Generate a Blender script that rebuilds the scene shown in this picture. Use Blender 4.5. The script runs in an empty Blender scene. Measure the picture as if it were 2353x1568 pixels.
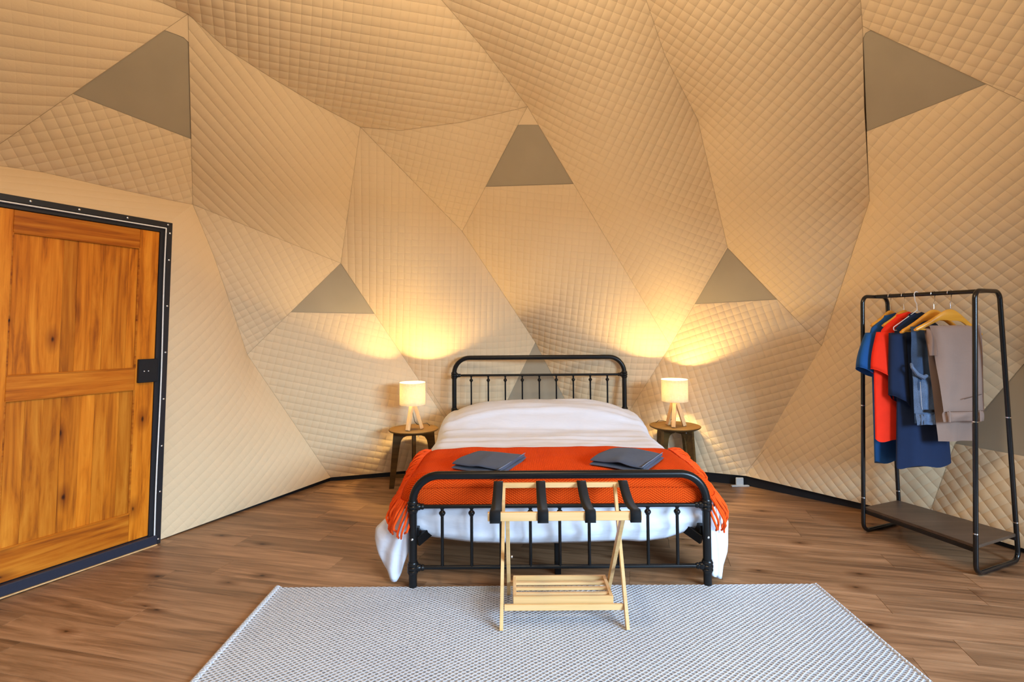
import bpy, bmesh, math, random
import numpy as np
from math import sin, cos, pi, radians, sqrt
from mathutils import Vector, Matrix, noise
from mathutils.geometry import delaunay_2d_cdt
random.seed(7)
scn = bpy.context.scene
COL = scn.collection

# ------------------------------------------------------------------ camera
F, PPX, PPY, CZ = 1220.0, 1176.5, 705.0, 1.38
PITCH, ROLL = radians(2.0), radians(0.4)
FW = np.array([0, cos(PITCH), sin(PITCH)]); U0 = np.array([0, -sin(PITCH), cos(PITCH)]); R0 = np.array([1.0, 0, 0])
RT = cos(ROLL) * R0 - sin(ROLL) * U0
UP = sin(ROLL) * R0 + cos(ROLL) * U0
CAMP = np.array([0, 0, CZ])
cd = bpy.data.cameras.new('camera'); cam = bpy.data.objects.new('camera', cd); COL.objects.link(cam)
cd.sensor_fit = 'HORIZONTAL'; cd.sensor_width = 36; cd.lens = F / 2353 * 36
cd.shift_y = (PPY - 784) / 2353
cd.clip_start = 0.05
cam.matrix_world = Matrix(((RT[0], UP[0], -FW[0], 0), (RT[1], UP[1], -FW[1], 0), (RT[2], UP[2], -FW[2], CZ), (0, 0, 0, 1)))
scn.camera = cam
# ------------------------------------------------------------------ light and exposure
scn.view_settings.view_transform = 'Standard'; scn.view_settings.look = 'None'
scn.view_settings.gamma = 1.0; scn.view_settings.use_curve_mapping = False
scn.view_settings.exposure = 0.0
w = bpy.data.worlds.new('sky'); scn.world = w; w.use_nodes = True
_t = w.node_tree; _c = _t.nodes.new('ShaderNodeTexCoord'); _s = _t.nodes.new('ShaderNodeSeparateXYZ'); _r = _t.nodes.new('ShaderNodeValToRGB')
_t.links.new(_c.outputs['Generated'], _s.inputs[0]); _t.links.new(_s.outputs[2], _r.inputs[0]); _t.links.new(_r.outputs[0], _t.nodes['Background'].inputs[0])
_e = _r.color_ramp.elements; _e[0].position = 0.0; _e[0].color = (.10, .11, .10, 1); _e[1].position = .06; _e[1].color = (.64, .82, 1.0, 1)   # ground below, overcast sky above
w.node_tree.nodes['Background'].inputs[1].default_value = 0.8

def area(name, loc, target, sx, sy, power, col):
    l = bpy.data.lights.new(name, 'AREA'); l.shape = 'RECTANGLE'; l.size = sx; l.size_y = sy; l.energy = power; l.color = col; l.spread = radians(150)
    o = bpy.data.objects.new(name, l); COL.objects.link(o); o.location = loc
    o.rotation_euler = (Vector(target) - Vector(loc)).to_track_quat('-Z', 'Y').to_euler()
    return o
# daylight coming through the dome's big front window, behind the camera
area('window_daylight', (5.7, -3.7, 3.1), (-0.9, 3.3, 0.4), 4.6, 2.4, 1330, (0.52, 0.755, 1.0))
# unseen warm fill added at the dome's crown to tint the upper walls
def bulb(name, loc, power, col, r):
    l = bpy.data.lights.new(name, 'POINT'); l.energy = power; l.color = col; l.shadow_soft_size = r
    o = bpy.data.objects.new(name, l); COL.objects.link(o); o.location = loc; return o
bulb('crown_fill_light', (0.1, 1.5, 3.45), 128, (1.0, 0.80, 0.53), 0.25)
LAMP_W, LAMP_C = 135.0, (1.0, 0.70, 0.27)

# ------------------------------------------------------------------ pixel helpers (used to find places on the floor, the walls, the bed)
def ray(u, v): return (u - PPX) / F * RT - (v - PPY) / F * UP + FW
def fl(u, v, z=0.0):
    d = ray(u, v); return CAMP + d * ((z - CZ) / d[2])
def dp(u, v, y):
    d = ray(u, v); return CAMP + d * (y / d[1])
SC = np.array([0.1, 1.65, 0.45]); SR = 3.62
def sph(u, v, R=SR):
    d = ray(u, v); d = d / np.linalg.norm(d); o = CAMP - SC; b = o @ d; c = o @ o - R * R
    return CAMP + d * (-b + sqrt(b * b - c))
def nrm(a):
    a = np.array(a, float); return a / np.linalg.norm(a)

# ------------------------------------------------------------------ mesh helpers
class MB:
    def __init__(s): s.v = []; s.f = []; s.uv = None
    def add(s, vs, fs):
        o = len(s.v); s.v += [tuple(map(float, p)) for p in vs]; s.f += [tuple(i + o for i in q) for q in fs]; return s
    def box(s, c, size, M=None, bev=0.0):
        bm = bmesh.new(); bmesh.ops.create_cube(bm, size=1)
        bmesh.ops.scale(bm, vec=size, verts=bm.verts)
        if bev: bmesh.ops.bevel(bm, geom=list(bm.edges), offset=bev, segments=1, affect='EDGES', profile=0.5)
        R = M if M is not None else np.eye(3)
        bm.verts.index_update()
        s.add([np.array(c) + R @ np.array(v.co) for v in bm.verts], [[v.index for v in f.verts] for f in bm.faces]); bm.free(); return s
    def bar(s, a, b, w, h, upv=(0, 0, 1), bev=0.0015):
        a, b = np.array(a, float), np.array(b, float); x = nrm(b - a); y = nrm(np.cross(upv, x)); z = np.cross(x, y)
        return s.box((a + b) / 2, (np.linalg.norm(b - a), w, h), np.array([x, y, z]).T, bev)
    def tube(s, path, r, n=12, closed=False, caps=True, sq=None):
        P = [np.array(p, float) for p in path]; m = len(P)
        rs = r if hasattr(r, '__len__') else [r] * m
        T = []
        for i in range(m):
            a = P[(i - 1) % m] if (closed or i > 0) else P[i]; b = P[(i + 1) % m] if (closed or i < m - 1) else P[i]
            T.append(nrm(b - a))
        ref = np.array([0, 0, 1.0]) if abs(T[0][2]) < .9 else np.array([1.0, 0, 0])
        N = nrm(np.cross(T[0], ref)); vs = []
        for i in range(m):
            N = nrm(N - T[i] * (N @ T[i])); B = np.cross(T[i], N)
            for k in range(n):
                t = 2 * pi * k / n
                if sq: vs.append(P[i] + N * cos(t) * rs[i] * sq[0] + B * sin(t) * rs[i] * sq[1])
                else: vs.append(P[i] + (N * cos(t) + B * sin(t)) * rs[i])
        fs = []
        for i in range(m if closed else m - 1):
            j = (i + 1) % m
            for k in range(n): fs.append((i * n + k, i * n + (k + 1) % n, j * n + (k + 1) % n, j * n + k))
        if caps and not closed: fs += [tuple(range(n))[::-1], tuple(range((m - 1) * n, m * n))]
        return s.add(vs, fs)
    def lathe(s, prof, c=(0, 0, 0), n=24, axis=2, caps=True):
        vs = []; fs = []; m = len(prof)
        for r, z in prof:
            for k in range(n):
                t = 2 * pi * k / n; p = [r * cos(t), r * sin(t), z]
                if axis == 0: p = [z, r * cos(t), r * sin(t)]
                vs.append(np.array(p) + np.array(c))
        for i in range(m - 1):
            for k in range(n): fs.append((i * n + k, i * n + (k + 1) % n, (i + 1) * n + (k + 1) % n, (i + 1) * n + k))
        if caps: fs += [tuple(range(n))[::-1], tuple(range((m - 1) * n, m * n))]
        return s.add(vs, fs)
    def grid(s, rows, closed=False):
        m, n = len(rows), len(rows[0]); vs = [p for r in rows for p in r]; fs = []
        for i in range(m - 1):
            for k in range(n if closed else n - 1):
                fs.append((i * n + k, i * n + (k + 1) % n, (i + 1) * n + (k + 1) % n, (i + 1) * n + k))
        return s.add(vs, fs)
    def loft(s, rings, caps=True):
        o = len(s.v); n = len(rings[0]); s.grid(rings, True)
        if caps: s.f += [tuple(range(o, o + n))[::-1], tuple(range(o + (len(rings) - 1) * n, o + len(rings) * n))]
        return s
    def mesh(s, name, mat, smooth=True, ang=38):
        me = bpy.data.meshes.new(name); me.from_pydata(s.v, [], s.f); me.materials.append(mat)
        bm = bmesh.new(); bm.from_mesh(me); bmesh.ops.recalc_face_normals(bm, faces=bm.faces)
        ca = radians(ang)
        for f in bm.faces: f.smooth = smooth
        for e in bm.edges:
            if len(e.link_faces) == 2 and e.calc_face_angle(0) > ca: e.smooth = False
        bm.to_mesh(me); bm.free()
        if s.uv is not None:
            ul = me.uv_layers.new(name='UVMap'); idx = np.zeros(len(me.loops), dtype=np.int32); me.loops.foreach_get('vertex_index', idx)
            ul.data.foreach_set('uv', np.array(s.uv, dtype=np.float32)[idx].ravel())
        return me

def obj(name, mb, mat, parent=None, **kw):
    me = mb.mesh(name, mat, **{k: v for k, v in kw.items() if k in ('smooth', 'ang')})
    return link(name, me, parent)
def link(name, me, parent=None, loc=None, M=None):
    o = bpy.data.objects.new(name, me); COL.objects.link(o)
    if parent: o.parent = parent
    if loc is not None: o.location = loc
    return o
def tag(o, label=None, cat=None, group=None, kind=None):
    if label: o['label'] = label
    if cat: o['category'] = cat
    if group: o['group'] = group
    if kind: o['kind'] = kind
    return o
def empty(name, loc=(0, 0, 0), rz=0.0):
    o = bpy.data.objects.new(name, None); COL.objects.link(o); o.location = loc; o.rotation_euler = (0, 0, rz); o.empty_display_size = .1; return o
def fillet(pts, r, n=8, closed=False):
    pts = [np.array(p, float) for p in pts]; out = []; m = len(pts)
    for i in range(m):
        if not closed and i in (0, m - 1): out.append(pts[i]); continue
        a, p, b = pts[i - 1], pts[i], pts[(i + 1) % m]; u, w_ = nrm(a - p), nrm(b - p)
        th = math.acos(max(-1, min(1, u @ w_))); d = r / math.tan(th / 2); c = p + nrm(u + w_) * (r / sin(th / 2))
        s0, s1 = p + u * d - c, p + w_ * d - c; om = math.acos(max(-1, min(1, nrm(s0) @ nrm(s1))))
        for k in range(n + 1):
            t = k / n; out.append(c + (sin((1 - t) * om) * s0 + sin(t * om) * s1) / sin(om))
    return out
def interp(x, xs, ys): return float(np.interp(x, xs, ys))
def sstep(a, b, x):
    t = max(0, min(1, (x - a) / (b - a))); return t * t * (3 - 2 * t)

# ------------------------------------------------------------------ materials
class NT:
    def __init__(s, name, rough=.5, spec=.5, metal=0.0):
        s.m = bpy.data.materials.new(name); s.m.use_nodes = True; s.t = s.m.node_tree; s.b = s.t.nodes['Principled BSDF']
        s.b.inputs['Roughness'].default_value = rough; s.b.inputs['Specular IOR Level'].default_value = spec; s.b.inputs['Metallic'].default_value = metal
    def n(s, ty, **kw):
        d = s.t.nodes.new(ty)
        for k, v in kw.items():
            if hasattr(d, k) and k not in ('inputs',): setattr(d, k, v)
        return d
    def l(s, a, b): s.t.links.new(a, b)
    def math(s, op, a, b=None, c=None):
        d = s.n('ShaderNodeMath', operation=op)
        for i, x in enumerate((a, b, c)):
            if x is None: continue
            if isinstance(x, (int, float)): d.inputs[i].default_value = x
            else: s.l(x, d.inputs[i])
        return d.outputs[0]
    def coord(s, out='Object'): return s.n('ShaderNodeTexCoord').outputs[out]
    def mapping(s, vec, scale=(1, 1, 1), rot=(0, 0, 0), offs=None):
        d = s.n('ShaderNodeMapping'); s.l(vec, d.inputs[0]); d.inputs['Scale'].default_value = scale; d.inputs['Rotation'].default_value = rot
        if offs is not None: s.l(offs, d.inputs['Location'])
        return d.outputs[0]
    def noise(s, vec, scale=5, detail=4, rough=.5, dist=0.0):
        d = s.n('ShaderNodeTexNoise'); s.l(vec, d.inputs['Vector']); d.inputs['Scale'].default_value = scale
        d.inputs['Detail'].default_value = detail; d.inputs['Roughness'].default_value = rough; d.inputs['Distortion'].default_value = dist
        return d.outputs['Fac']
    def ramp(s, fac, stops):
        d = s.n('ShaderNodeValToRGB'); s.l(fac, d.inputs[0]); e = d.color_ramp.elements
        while len(e) < len(stops): e.new(.5)
        for q, (p, c) in zip(e, stops): q.position = p; q.color = (*c, 1) if len(c) == 3 else c
        return d.outputs[0]
    def mix(s, fac, a, b, mode='MIX'):
        d = s.n('ShaderNodeMix', data_type='RGBA', blend_type=mode)
        for i, x in ((0, fac), (6, a), (7, b)):
            if isinstance(x, (int, float)): d.inputs[i].default_value = x
            elif isinstance(x, tuple): d.inputs[i].default_value = (*x, 1)
            else: s.l(x, d.inputs[i])
        return d.outputs[2]
    def bump(s, h, strength=.5, dist=.01):
        d = s.n('ShaderNodeBump'); s.l(h, d.inputs['Height']); d.inputs['Strength'].default_value = strength; d.inputs['Distance'].default_value = dist
        s.l(d.outputs[0], s.b.inputs['Normal']); return s
    def col(s, c):
        if isinstance(c, tuple): s.b.inputs['Base Color'].default_value = (*c, 1)
        else: s.l(c, s.b.inputs['Base Color'])
        return s
    def sep(s, v):
        d = s.n('ShaderNodeSeparateXYZ'); s.l(v, d.inputs[0]); return d.outputs
    def rnd(s): return s.n('ShaderNodeObjectInfo').outputs['Random']

def plain(name, c, rough=.5, spec=.5, metal=0.0, var=.06, scale=60, bump=.1):
    k = NT(name, rough, spec, metal); f = k.noise(k.coord(), scale, 3)
    k.col(k.ramp(f, [(.3, tuple(x * (1 - var) for x in c)), (.7, tuple(min(1, x * (1 + var)) for x in c))]))
    if bump: k.bump(f, bump, .001)
    return k.m
def fabric(name, c, rough=.9, weave=700, var=.12, bump=.25, fold=0.0):
    k = NT(name, rough, .2); co = k.coord(); f = k.noise(co, 14, 4); wv = k.noise(co, weave, 2)
    k.col(k.mix(.5, k.ramp(f, [(.3, tuple(x * (1 - var) for x in c)), (.7, tuple(x * (1 + var) for x in c))]), k.ramp(wv, [(.35, tuple(x * (1 - var) for x in c)), (.65, tuple(x * (1 + var) for x in c))])))
    h = wv
    if fold: h = k.math('ADD', k.math('MULTIPLY', wv, .1), k.math('MULTIPLY', k.noise(k.mapping(co, (1, 1, 3)), 9, 3, .5, .6), fold))
    k.bump(h, bump, .004 if fold else .001); k.b.inputs['Sheen Weight'].default_value = .05
    return k.m
def wood(name, dark, mid, light, along=0, rough=.45, gs=1.0, knots=True, bump=.15, spec=.4, tint=.16):
    """grain runs along local axis 'along'; every piece gets its own grain and tint through Object Info Random"""
    k = NT(name, rough, spec); co = k.coord(); r = k.rnd()
    cmb = k.n('ShaderNodeCombineXYZ')
    for i in range(3): k.l(k.math('MULTIPLY', r, 37.0 + 11 * i), cmb.inputs[i])
    sc = [9 * gs] * 3; sc[along] = .75 * gs
    v = k.mapping(co, tuple(sc), offs=cmb.outputs[0])
    f = k.noise(v, 1.4, 6, .62, 1.2)
    sc2 = [70 * gs] * 3; sc2[along] = 2.2 * gs
    fine = k.noise(k.mapping(co, tuple(sc2), offs=cmb.outputs[0]), 1.0, 3, .6, .3)
    wv = k.math('ADD', k.math('MULTIPLY', f, .8), k.math('MULTIPLY', fine, .3))
    c = k.ramp(wv, [(.34, dark), (.52, mid), (.72, light)])
    if knots:
        so = k.sep(co); cr = 1 if along == 0 and name == 'oak_plank' else (2 if along == 0 else 0); kc = k.n('ShaderNodeCombineXYZ'); warp = k.math('MULTIPLY', k.math('SUBTRACT', f, .5), .05)
        k.l(k.math('ADD', k.math('MULTIPLY', so[along], 1.25), k.math('MULTIPLY', r, 53.0)), kc.inputs[0]); k.l(k.math('ADD', k.math('ADD', k.math('MULTIPLY', so[cr], 2.7), k.math('MULTIPLY', r, 91.0)), warp), kc.inputs[1])
        vo = k.n('ShaderNodeTexVoronoi', voronoi_dimensions='2D'); k.l(kc.outputs[0], vo.inputs['Vector']); vo.inputs['Scale'].default_value = 1.0
        kd = k.ramp(k.math('ADD', vo.outputs['Distance'], k.math('MULTIPLY', k.math('SUBTRACT', f, .4), .05)), [(.013, (0.09, .06, .05)), (.030, (.52, .43, .36)), (.12, (1, 1, 1))])
        c = k.mix(1.0, c, kd, 'MULTIPLY')
    t = k.math('ADD', k.math('MULTIPLY', r, 2 * tint), 1 - tint)
    cb = k.n('ShaderNodeCombineColor')
    for i in range(3): k.l(t, cb.inputs[i])
    k.col(k.mix(1.0, c, cb.outputs[0], 'MULTIPLY')); k.bump(fine, bump, .001)
    return k.m

def quilt_mat():
    k = NT('quilted_liner', .78, .25); uv = k.sep(k.coord('UV'))
    def line(x, attr):
        sn = k.math('ABSOLUTE', k.math('SINE', k.math('MULTIPLY', x, pi / .059)))
        a = k.n('ShaderNodeAttribute', attribute_name=attr)
        return k.math('MULTIPLY', k.math('SUBTRACT', 1.0, k.math('POWER', sn, .55)), a.outputs['Fac'])
    h = k.math('SUBTRACT', 1.0, k.math('ADD', line(uv[0], 'quilt_u'), line(uv[1], 'quilt_v')))
    co = k.coord(); big = k.noise(co, 1.7, 3); cr = k.noise(k.mapping(co, (1, 1, 2.2)), 26, 4, .6, .5)
    h = k.math('ADD', h, k.math('MULTIPLY', cr, .22))
    k.col(k.ramp(big, [(.3, (.71, .535, .335)), (.7, (.75, .57, .36))]))
    k.bump(h, .40, .012)
    return k.m
M = {}
M['quilt'] = quilt_mat()
M['cover'] = plain('cover_fabric', (.36, .295, .205), .75, .3, var=.05, scale=3, bump=.02)
M['shell'] = plain('outer_cover', (.60, .46, .31), .8, .2, var=.03, scale=4, bump=0)
M['seam'] = plain('seam_thread', (.44, .32, .195), .9, .1)
M['black'] = plain('black_powder_coat', (.006, .006, .0065), .30, .28, var=.2, scale=200, bump=.08)
M['blackgloss'] = plain('black_gloss_paint', (.008, .008, .009), .22, .5, var=.2, scale=90, bump=.03)
M['basetrim'] = plain('black_base_trim', (.010, .010, .012), .5, .3)
M['frameblk'] = plain('door_frame_black', (.016, .017, .021), .4, .4)
M['sill'] = plain('door_sill_navy', (.018, .024, .042), .35, .5)
M['whitestrip'] = plain('white_gasket', (.82, .81, .78), .5, .4)
M['screw'] = plain('steel_screw', (.75, .75, .76), .3, .5, 1.0)
M['chrome'] = plain('chrome', (.82, .82, .84), .12, .5, 1.0, bump=0)
M['plank'] = wood('oak_plank', (.10, .050, .025), (.24, .127, .063), (.40, .227, .122), 0, .42, 1.0, True, .1, .35, .14)
M['dstile'] = wood('alder_vertical', (.21, .042, .002), (.53, .150, .006), (.70, .25, .020), 2, .45, 1.15, True, .12, .25, .2)
M['drail'] = wood('alder_horizontal', (.19, .036, .002), (.47, .122, .005), (.62, .21, .016), 0, .45, 1.15, True, .12, .25, .1)
M['bamboo'] = wood('bamboo', (.54, .31, .115), (.67, .405, .165), (.74, .47, .22), 0, .4, .8, False, .05, .4, .05)
M['beech'] = wood('beech_lamp', (.55, .30, .12), (.68, .41, .18), (.76, .49, .24), 2, .45, 1.0, False, .05, .4, .04)
M['walnut'] = wood('walnut_stool', (.040, .019, .004), (.072, .036, .008), (.105, .054, .013), 0, .6, 1.2, False, .08, .2, .08)
M['shelfwood'] = wood('dark_laminate', (.055, .034, .022), (.085, .055, .038), (.12, .08, .056), 0, .4, 1.0, False, .05, .4, .02)
M['hangerwood'] = wood('lacquered_hanger', (.58, .23, .018), (.72, .31, .028), (.80, .38, .045), 0, .3, 1.0, False, .03, .5, .05)
M['strap'] = fabric('black_webbing', (.006, .006, .007), .8, 400)
M['duvet'] = fabric('white_cotton', (.69, .715, .80), .9, 900, .02, .45, 1.6)
M['mattress'] = fabric('mattress_ticking', (.7, .7, .7), .9, 500)
M['towel'] = fabric('slate_terry', (.062, .072, .105), .95, 800, .15, .6)
M['towelhem'] = fabric('slate_hem', (.16, .18, .24), .95, 800, .1, .3)
M['blue'] = fabric('blue_jersey', (.012, .080, .270), .9, 800, .10, .35, .8)
M['red'] = fabric('red_jersey', (.88, .030, .008), .85, 800, .08, .35, .8)
M['navy'] = fabric('navy_jersey', (.013, .027, .074), .9, 800, .10, .35, .8)
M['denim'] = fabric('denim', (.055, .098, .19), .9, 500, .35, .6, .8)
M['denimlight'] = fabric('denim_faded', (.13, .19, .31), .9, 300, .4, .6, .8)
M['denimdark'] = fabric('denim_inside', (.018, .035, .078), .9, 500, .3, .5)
M['taupe'] = fabric('taupe_twill', (.30, .205, .165), .8, 800, .06, .3, .8)
M['taupedark'] = fabric('taupe_seam', (.12, .08, .065), .8, 800)
M['cord'] = plain('dark_cord', (.03, .02, .018), .5)
M['plastic'] = plain('grey_plastic', (.45, .46, .47), .4)
M['wire'] = plain('white_coated_wire', (.8, .8, .8), .35)

def rug_mat():
    k = NT('woven_rug', .95, .1); co = k.coord(); s = k.sep(co)
    wob = k.math('MULTIPLY', k.math('SUBTRACT', k.noise(co, 9, 3), .5), .018)
    px_, py_ = .0285, .0215
    a = k.math('ADD', k.math('DIVIDE', k.math('ADD', s[0], wob), px_), k.math('DIVIDE', s[1], py_))
    b = k.math('SUBTRACT', k.math('DIVIDE', k.math('ADD', s[0], wob), px_), k.math('DIVIDE', s[1], py_))
    ca = k.math('ABSOLUTE', k.math('SINE', k.math('MULTIPLY', a, pi))); cb = k.math('ABSOLUTE', k.math('SINE', k.math('MULTIPLY', b, pi)))
    cell = k.math('MULTIPLY', ca, cb)
    fib = k.noise(co, 420, 3); pat = k.noise(co, 60, 3); big = k.noise(co, 1.6, 2)
    dark = k.ramp(pat, [(.3, (.17, .185, .215)), (.7, (.38, .41, .455))])
    lite = k.ramp(fib, [(.3, (.50, .545, .62)), (.7, (.70, .74, .80))])
    f = k.ramp(cell, [(.42, (0, 0, 0)), (.62, (1, 1, 1))])
    c = k.mix(f, lite, dark)
    c = k.mix(1.0, c, k.ramp(big, [(.35, (.9, .9, .92)), (.65, (1, 1, 1))]), 'MULTIPLY')
    k.col(c); h = k.math('ADD', k.math('SUBTRACT', 1.0, cell), k.math('MULTIPLY', fib, .4)); k.bump(h, .7, .005)
    return k.m
M['rug'] = rug_mat()
def bind_mat():
    k = NT('rug_binding', .95, .1); s = k.sep(k.coord())
    z = k.math('PINGPONG', s[1], .02)
    st = k.math('SINE', k.math('MULTIPLY', k.math('ADD', k.math('MULTIPLY', s[0], 1.0), z), 2 * pi / .016))
    k.col(k.ramp(st, [(.2, (.44, .48, .55)), (.7, (.62, .65, .71))])); k.bump(st, .4, .003); return k.m
M['binding'] = bind_mat()
def throw_mat():
    k = NT('orange_herringbone', .95, .1); uv = k.sep(k.coord('UV'))
    tri = k.math('PINGPONG', uv[0], .095)
    ph = k.math('ADD', k.math('MULTIPLY', uv[1], 1.0), k.math('MULTIPLY', tri, .62))
    st = k.math('SINE', k.math('MULTIPLY', ph, 2 * pi / .0125)); cr = k.math('SINE', k.math('MULTIPLY', uv[0], 2 * pi / .0105))
    h = k.math('ADD', st, k.math('MULTIPLY', cr, .35)); fz = k.noise(k.coord(), 350, 3)
    h2 = k.math('ADD', k.math('MULTIPLY', h, .5), k.math('MULTIPLY', fz, .6))
    k.col(k.ramp(h2, [(.05, (.55, .042, .003)), (.5, (.70, .062, .004)), (.95, (.82, .10, .009))]))
    k.bump(h2, .55, .005); return k.m
M['throw'] = throw_mat()
M['tassel'] = fabric('orange_yarn', (.76, .075, .005), .95, 500, .15, .4)
def shade_mat():
    k = NT('linen_lampshade', .9, .1); co = k.coord(); s = k.sep(co)
    f = k.math('ADD', k.noise(k.mapping(co, (40, 40, 260)), 1, 2), k.noise(k.mapping(co, (220, 220, 30)), 1, 2))
    c = k.ramp(k.math('MULTIPLY', f, .5), [(.35, (.80, .72, .56)), (.65, (.92, .86, .72))]); k.col(c)
    tr = k.n('ShaderNodeBsdfTranslucent'); k.l(c, tr.inputs[0]); mx = k.n('ShaderNodeMixShader'); mx.inputs[0].default_value = .55
    k.l(k.b.outputs[0], mx.inputs[1]); k.l(tr.outputs[0], mx.inputs[2]); k.l(mx.outputs[0], k.t.nodes['Material Output'].inputs[0]); return k.m
M['shade'] = shade_mat()
def emit(name, c, s):
    k = NT(name); e = k.n('ShaderNodeEmission'); e.inputs[0].default_value = (*c, 1); e.inputs[1].default_value = s
    k.l(e.outputs[0], k.t.nodes['Material Output'].inputs[0]); return k.m
M['glow'] = emit('glowing_bulb', (1.0, .72, .38), 25)

# ================================================================== FLOOR
PHI = radians(-13.2)
FC = np.array([0.1, 1.65]); FR = 3.68
sub = MB(); sub.lathe([(3.95, -.06), (3.95, -.022)], (FC[0], FC[1], 0), 64)
floor = tag(obj('floor', sub, M['basetrim']), kind='structure')
circ = [FC + FR * np.array([cos(2 * pi * k / 72), sin(2 * pi * k / 72)]) for k in range(72)]
def clip(poly, conv):
    out = poly
    for i in range(len(conv)):
        a, b = conv[i], conv[(i + 1) % len(conv)]; inp, out = out, []
        if not inp: return []
        def side(p): return (b[0] - a[0]) * (p[1] - a[1]) - (b[1] - a[1]) * (p[0] - a[0])
        for j in range(len(inp)):
            p, q = inp[j], inp[(j + 1) % len(inp)]; sp, sq = side(p), side(q)
            if sp >= 0: out.append(p)
            if (sp >= 0) != (sq >= 0): out.append(p + (q - p) * (sp / (sp - sq)))
    return out
eu = np.array([cos(PHI), sin(PHI)]); ev = np.array([-sin(PHI), cos(PHI)])
# an end joint seen at pixel (1854,1213)-(1865,1238) fixes the rows
j0 = fl(1854, 1213)[:2]; v_off = (j0 @ ev) % .18
PW, PL = .18, 1.22
conv_l = [np.array([(c - FC) @ eu, (c - FC) @ ev]) for c in circ]
n_pl = 0
for r in range(-21, 21):
    v0 = r * PW + v_off - (FC @ ev) % PW
    offs = random.random() * PL
    for c in range(-4, 5):
        u0 = c * PL + offs
        g = .0005
        poly = clip([np.array([u0 + g, v0 + g]), np.array([u0 + PL - g, v0 + g]), np.array([u0 + PL - g, v0 + PW - g]), np.array([u0 + g, v0 + PW - g])], conv_l)
        if len(poly) < 3: continue
        cen = sum(poly) / len(poly); wxy = FC + eu * cen[0] + ev * cen[1]
        if wxy[1] < .3: continue
        n = len(poly); b = .0009; cc = cen
        top = [(*(p - cc), -b) for p in poly]; top2 = [(*((p - cc) * (1 - b / max(.02, np.linalg.norm(p - cc)))), 0) for p in poly]; bot = [(*(p - cc), -.02) for p in poly]
        mb = MB(); mb.add(bot + top + top2, [tuple(range(n))[::-1], tuple(range(2 * n, 3 * n))] + [(i, (i + 1) % n, n + (i + 1) % n, n + i) for i in range(n)] + [(n + i, n + (i + 1) % n, 2 * n + (i + 1) % n, 2 * n + i) for i in range(n)])
        o = obj('plank', mb, M['plank'], floor, smooth=False); o.location = (wxy[0], wxy[1], 0); o.rotation_euler = (0, 0, PHI); n_pl += 1

# ================================================================== DOME: hubs found on the frame sphere, fabric stretched between seams
PXV = dict(A=(432, 32), B=(443, 470), C=(828, 292), D=(783, 605), E=(568, 815), F=(1062, 532), G=(1212, 245), H=(920, 810), I=(1230, 787), J=(1540, 795),
           K=(1672, 570), L=(1603, 275), M=(1998, 462), N=(1982, 60), O=(1888, 795), S=(2353, 836), U=(-60, 372), V=(120, -105), W=(-260, 60),
           G2=(850, -200), Vt=(420, -330), L2=(1410, -200), N2=(1962, -200), N3=(2380, -220), X=(2560, 330))
HUB = {k: sph(*v) for k, v in PXV.items()}
def base(u, v, z): 
    p = fl(u, v); return np.array([p[0], p[1], z])
HUB['P'] = base(760, 1108, .04); HUB['Q'] = base(1715, 1119, .09); HUB['R'] = base(2132, 1209, .045)
HUB['T1'] = np.array([-.35, 5.08, .06]); HUB['T2'] = np.array([.80, 5.08, .08])
HUB['B1'] = base(1985, 1176, .055); HUB['B2'] = base(2353, 1275, .035); HUB['B3'] = np.array([3.42, 2.35, .03]); HUB['S2'] = sph(2800, 760)
# door geometry: foot of the frame, direction along the door, lean
DO = fl(366, 1247); DL = fl(0, 1376); DEX = nrm(DL - DO); DN = np.array([-DEX[1], DEX[0], 0.0])
if DN[0] < 0: DN = -DN
tau = radians(2.1); DUP = nrm(np.array([0, 0, 1]) * cos(tau) + DN * sin(tau))
DH = 2.065; DW = .98
def dpt(s, z, n=0.0): return DO + DEX * s + DUP * z + DN * n
HUB['dtr'] = dpt(.02, DH - .02, -.04); HUB['dtl'] = dpt(DW, DH - .02, -.04); HUB['dbr'] = dpt(.02, .004, -.03)
CURV = {('A', 'C'): [(520, 112), (620, 176), (720, 236)], ('C', 'G'): [(920, 300), (1060, 281), (1150, 260)], ('B', 'U'): [(400, 462), (250, 430), (100, 396)],
        ('B', 'E'): [(490, 585), (530, 700)], ('G2', 'G'): [(1015, 0), (1110, 110)], ('L2', 'L'): [(1485, 0), (1528, 128)], ('N', 'M'): [(1986, 250)], ('a1', 'a2'): [(405, 79), (422, 86)], ('g1', 'g2'): [(1205, 287), (1222, 287)], ('n1', 'n2'): [(1989, 76), (2008, 65)]}
def edge(a, b, step=.055):
    if (a, b) in CURV or (b, a) in CURV:
        rev = (a, b) not in CURV; pa, pb = (b, a) if rev else (a, b)
        A_, B_ = HUB[pa], HUB[pb]; pts = [A_]
        for (u, v) in CURV[(pa, pb)]:
            d = ray(u, v); ab = B_ - A_; nn = np.cross(d, ab); # closest point on the viewing line to the chord
            n2 = np.cross(ab, nn); t = ((A_ - CAMP) @ n2) / (d @ n2); pts.append(CAMP + d * t)
        pts.append(B_)
        if rev: pts = pts[::-1]
    else: pts = [HUB[a], HUB[b]]
    out = []
    for p, q in zip(pts, pts[1:]):
        m = max(1, int(np.linalg.norm(q - p) / step))
        out += [p + (q - p) * k / m for k in range(m)]
    return out
def on_edge(a, b, u, v):
    """point of the straight hub-to-hub seam that lies nearest the viewing line through a pixel"""
    A_, ab = HUB[a], HUB[b] - HUB[a]; d = ray(u, v); nn = np.cross(d, np.cross(d, ab)); t = ((CAMP - A_) @ nn) / (ab @ nn); return A_ + ab * t
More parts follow.
